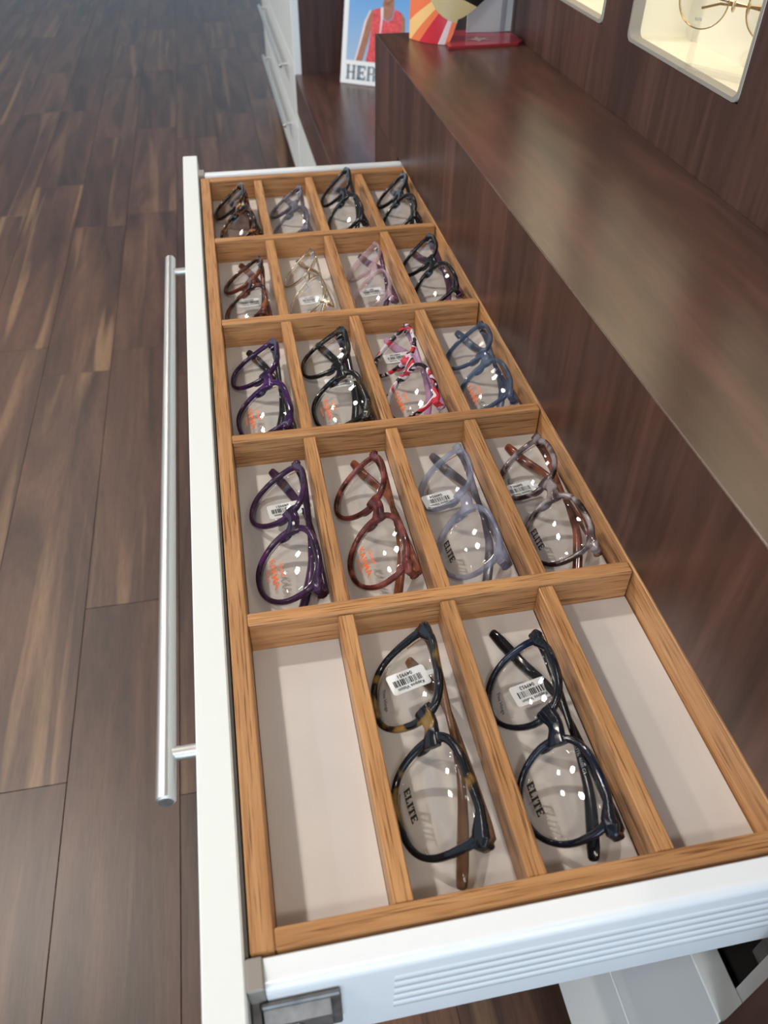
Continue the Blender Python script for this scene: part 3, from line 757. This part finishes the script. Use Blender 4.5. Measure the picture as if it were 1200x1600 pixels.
# ================================================================== POSTER ON THE LOW SHELF
def flat_piece(name, pts, mat, parent, z): 
    me = bpy.data.meshes.new(name); me.from_pydata([(x, y, z) for x, y in pts], [], [tuple(range(len(pts)))]); me.update(); me.materials.append(mat)
    return link(name, me, parent)
poster = thing('poster', 'white-bordered poster of a person in a coral top reading HER on the low shelf', 'poster')
PWd, PHt = 0.25, 0.36
yaw = math.radians(-32)
Xa = Vector((math.cos(yaw), math.sin(yaw), 0)); back = Vector((-Xa.y, Xa.x, 0))
lean = math.radians(13); Ya = (Vector((0, 0, 1))*math.cos(lean) + back*math.sin(lean)).normalized(); Za = Xa.cross(Ya)
PM4 = Matrix(((Xa.x, Ya.x, Za.x, 0.374), (Xa.y, Ya.y, Za.y, 2.318), (Xa.z, Ya.z, Za.z, ZS+0.0012), (0, 0, 0, 1)))
poster.matrix_world = PM4
MB().box(0, PWd, 0, PHt, -0.005, 0.0).build('card', PAPER, poster)
def sky_print():
    t = NT('poster_sky_print'); tc = t.add('ShaderNodeTexCoord'); sp = t.add('ShaderNodeSeparateXYZ'); t.link(tc.outputs['Object'], sp.inputs[0])
    c = t.ramp(t.math('DIVIDE', sp.outputs['Y'], 0.36), [(0.15, (0.36, 0.50, 0.66)), (0.6, (0.13, 0.36, 0.72)), (1, (0.08, 0.28, 0.66))])
    return t.set(c, 0.35)
x0, x1 = 0.014, PWd-0.014
flat_piece('poster_picture', [(x0, 0.058), (x1, 0.058), (x1, PHt-0.014), (x0, PHt-0.014)], sky_print(), poster, 0.0003)
SKIN = plain('printed_skin_tone', (0.36, 0.16, 0.10), 0.4, var=0.12, scale=60); SKIND = plain('printed_skin_shade', (0.26, 0.10, 0.06), 0.4)
CORAL = plain('printed_coral_cloth', (0.68, 0.075, 0.085), 0.4, var=0.35, scale=110); HILITE = plain('printed_pale_cloth', (0.80, 0.66, 0.68), 0.4)
fig = [('printed_arm', [(0.040, 0.058), (0.066, 0.058), (0.082, 0.120), (0.098, 0.200), (0.104, 0.225), (0.086, 0.222), (0.072, 0.190), (0.056, 0.120)], SKIN, .0005),
       ('printed_arm_edge', [(0.036, 0.058), (0.042, 0.058), (0.058, 0.120), (0.074, 0.190), (0.088, 0.222), (0.082, 0.222), (0.064, 0.184), (0.050, 0.116)], HILITE, .0006),
       ('printed_arm', [(0.196, 0.222), (0.184, 0.214), (0.192, 0.150), (0.206, 0.058), (0.226, 0.058), (0.216, 0.150), (0.210, 0.205)], SKIN, .0005),
       ('printed_top', [(0.078, 0.058), (0.086, 0.100), (0.090, 0.150), (0.092, 0.200), (0.098, 0.226), (0.120, 0.232), (0.128, 0.200), (0.146, 0.190), (0.164, 0.200), (0.172, 0.232), (0.196, 0.222), (0.200, 0.190), (0.196, 0.140), (0.198, 0.058)], CORAL, .0006),
       ('printed_sash', [(0.120, 0.232), (0.130, 0.236), (0.132, 0.210), (0.126, 0.140), (0.122, 0.120), (0.124, 0.200)], HILITE, .0008),
       ('printed_neck', [(0.126, 0.232), (0.129, 0.204), (0.146, 0.192), (0.163, 0.204), (0.168, 0.232), (0.166, 0.270), (0.130, 0.262)], SKIN, .0007),
       ('printed_face', [(0.128, 0.262), (0.138, 0.250), (0.152, 0.254), (0.166, 0.272), (0.170, 0.310), (0.162, 0.334), (0.140, 0.338), (0.124, 0.320), (0.122, 0.290)], SKIN, .0009),
       ('printed_jaw_shade', [(0.131, 0.259), (0.138, 0.250), (0.152, 0.254), (0.166, 0.272), (0.164, 0.262), (0.150, 0.240), (0.136, 0.242)], SKIND, .0010)]
for nm, pts, mt, z in fig: flat_piece(nm, [(0.010+x*0.80, 0.058+(y-0.058)*0.74) for x, y in pts], mt, poster, z)
put_flat(slab_text('HER', 0.036), 'poster_lettering', INKGREY, poster, lambda x, y: Vector((0.062+x, 0.029+y, 0.0004)))

# ================================================================== RED CARD DISPLAY STAND ON THE COUNTER
ST0 = (0.385, 1.07, ZT)
stand = thing('display_stand', 'red and orange ray-patterned card display stand on the walnut counter', 'display stand', ST0)
def ray_print():
    t = NT('ray_print'); at = t.add('ShaderNodeAttribute', attribute_name='st'); sp = t.add('ShaderNodeSeparateXYZ'); t.link(at.outputs['Vector'], sp.inputs[0])
    dx = t.math('SUBTRACT', sp.outputs['X'], 0.086); dy = t.math('SUBTRACT', sp.outputs['Y'], 0.080)
    ang = t.math('MULTIPLY', t.math('ARCTAN2', dy, dx), 1/(2*PI)); fr = t.math('FRACT', t.math('MULTIPLY', t.math('ADD', ang, 0.5), 7.0))
    rays = t.ramp(fr, [(0.0, (0.62, 0.03, 0.05)), (0.30, (0.80, 0.62, 0.66)), (0.42, (0.85, 0.20, 0.08)), (0.66, (0.90, 0.56, 0.22)), (0.86, (0.85, 0.20, 0.08))], 'CONSTANT')
    rad = t.math('SQRT', t.math('ADD', t.math('MULTIPLY', dx, dx), t.math('MULTIPLY', dy, dy)))
    band = t.math('ADD', t.math('MULTIPLY', dx, 0.45), dy)
    gold = t.ramp(t.math('ADD', t.math('MULTIPLY', band, 8.0), 0.5), [(0.0, (0.55, 0.45, 0.24)), (0.27, (0.010, 0.009, 0.008)), (0.46, (0.55, 0.44, 0.20)), (0.8, (0.30, 0.22, 0.08))], 'CONSTANT')
    inside = t.math('LESS_THAN', rad, 0.055)
    return t.set(t.mix(inside, rays, gold), 0.3)
RAY = ray_print()
P0, P1, P2 = Vector((0.2985, 1.0985)), Vector((0.330, 1.010)), Vector((0.462, 1.092))
def bez(t): return P0*(1-t)**2 + P1*2*t*(1-t) + P2*t*t
NS = 28; arc = [0.0]; bp = [bez(i/NS) for i in range(NS+1)]
for i in range(NS): arc.append(arc[-1] + (bp[i+1]-bp[i]).length)
def low_edge(t): 
    return 0.0 if t < 0.44 else 0.030 + 0.075*max(0, (t-0.50)/0.5)**1.4 if t > 0.50 else 0.030*(t-0.44)/0.06
mbv, mbf, st = [], [], []
NZ = 8
for side in (0, 1):
    for i in range(NS+1):
        t = i/NS; tg = (bez(min(1, t+.02))-bez(max(0, t-.02))).normalized(); nr = Vector((-tg.y, tg.x))*(0.0022*side)
        for j in range(NZ+1):
            z = low_edge(t) + (0.20-low_edge(t))*j/NZ
            mbv.append((bp[i].x+nr.x-ST0[0], bp[i].y+nr.y-ST0[1], z+0.0006)); st.append((arc[i], z, 0))
q = (NS+1)*(NZ+1)
for i in range(NS):
    for j in range(NZ):
        a = i*(NZ+1)+j; b = a+NZ+1
        mbf.append((a, b, b+1, a+1)); mbf.append((q+a, q+a+1, q+b+1, q+b))
    a = i*(NZ+1); b = a+NZ+1
    mbf.append((a, q+a, q+b, b)); mbf.append((a+NZ, b+NZ, q+b+NZ, q+a+NZ))
for i in (0, NS):
    for j in range(NZ):
        a = i*(NZ+1)+j; mbf.append((a, a+1, q+a+1, q+a))
me = bpy.data.meshes.new('ray_panel'); me.from_pydata(mbv, [], mbf); me.update()
at = me.attributes.new('st', 'FLOAT_VECTOR', 'POINT')
for i, v in enumerate(st): at.data[i].vector = v
me.materials.append(RAY); link('ray_panel', me, stand)
REDC = plain('red_card', (0.30, 0.022, 0.035), 0.2, var=0.06)
base_pts = [(0.3375, 1.0290), (0.4385, 1.0370), (0.4475, 1.0470), (0.4460, 1.0900), (0.4200, 1.1180), (0.3700, 1.1180), (0.3440, 1.0700)]
mb = MB().prism([(x-ST0[0], y-ST0[1]) for x, y in base_pts], 'z', 0.0004, 0.004)
mb.build('base_card', REDC, stand)
flat_piece('base_emblem', [(0.372-ST0[0]+a, 1.060-ST0[1]+b) for a, b in ((0, .004), (.012, .006), (.016, .016), (.020, .007), (.034, .010), (.026, .002), (.036, -.006), (.020, -.003), (.014, -.012), (.010, -.002))], plain('pale_emblem_print', (0.45, 0.30, 0.32), 0.35), stand, 0.0043)
mbk = MB(); mbk.box(0.382-ST0[0], 0.447-ST0[0], 1.1000-ST0[1], 1.1025-ST0[1], 0.0045, 0.20); mbk.build('back_support', plain('pale_grey_card', (0.55, 0.57, 0.57), 0.4), stand)
MB().sweep([(0.434-ST0[0], 1.098-ST0[1], 0.006 + 0.012*k) for k in range(10)], (0, 1, 0), 0.007, 0.0016, 8).build('support_clip', plain('grey_card_clip', (0.30, 0.29, 0.31), 0.4), stand)

# ================================================================== METAL GLASSES IN THE LIT NICHE
ng = thing('eyeglasses', 'thin rose gold round eyeglasses displayed in the lit cream niche', 'eyeglasses')
NM = Matrix(((0.5, 0, -0.866, 0.4745), (-0.866, 0, -0.5, 0.5850), (0, 1, 0, 0.2455), (0, 0, 0, 1)))
ng.matrix_world = NM
ra, rb_ = 0.0245, 0.0225
for s in (-1, 1):
    pts = [Vector((s*0.0335 + ra*math.cos(2*PI*k/40), rb_*math.sin(2*PI*k/40), 0)) for k in range(40)]
    MB().sweep(pts, (0, 0, 1), 0.0011, 0.0014, 8, 2.2, closed=True).build('rim', GOLD, ng, True)
    rr = [[(s*0.0335 + (ra-.0004)*f*math.cos(2*PI*k/40), (rb_-.0004)*f*math.sin(2*PI*k/40), 0.0012*(1-f*f)) for k in range(40)] for f in (1, .7, .4, .05)]
    rb = [[(x, y, z-0.0012) for x, y, z in r] for r in rr]
    lo = MB().rings(rr[::-1]+rb).build('lens', LENS, ng, 'all')
    put_flat(text_mesh('ELITE', 0.0030), 'lens_print', INKGREY, lo, lambda x, y, s=s: Vector((s*0.0335+x, -0.015+y, 0.0016)))
    MB().sphere((s*0.0070, -0.002, -0.006), 0.0014, 0.0050, 0.0026, 10, 6).build('nose_pad', GOLDPALE, ng, True)
    MB().sweep([(s*0.0585, 0.010, 0), (s*0.0640, 0.011, -0.001), (s*0.0660, 0.011, -0.006), (s*0.0640, 0.010, -0.012), (s*0.030, 0.0, -0.0155), (-s*0.026, -0.004, -0.0165), (-s*0.044, -0.010, -0.018)], (0, 1, 0), 0.0016, 0.0024, 6).build('temple', GOLD, ng, True)
MB().sweep([(-0.0095, 0.006, 0), (-0.005, 0.0088, 0.001), (0.005, 0.0088, 0.001), (0.0095, 0.006, 0)], (0, 0, 1), 0.0014, 0.0016, 6).build('bridge', GOLD, ng, True)
pad = thing('glasses_rest', 'small clear acrylic rest under the glasses in the niche', 'display rest', (0.4745, 0.585, 0.1908))
pad.rotation_euler = (0, 0, math.radians(30))
MB().box(-0.010, 0.010, -0.038, 0.038, 0, 0.002).build('rest_plate', LENS, pad)
MB().box(-0.002, 0.002, -0.036, -0.031, 0.002, 0.0310).build('rest_post', LENS, pad)
MB().box(-0.002, 0.002, 0.031, 0.036, 0.002, 0.0310).build('rest_post', LENS, pad)
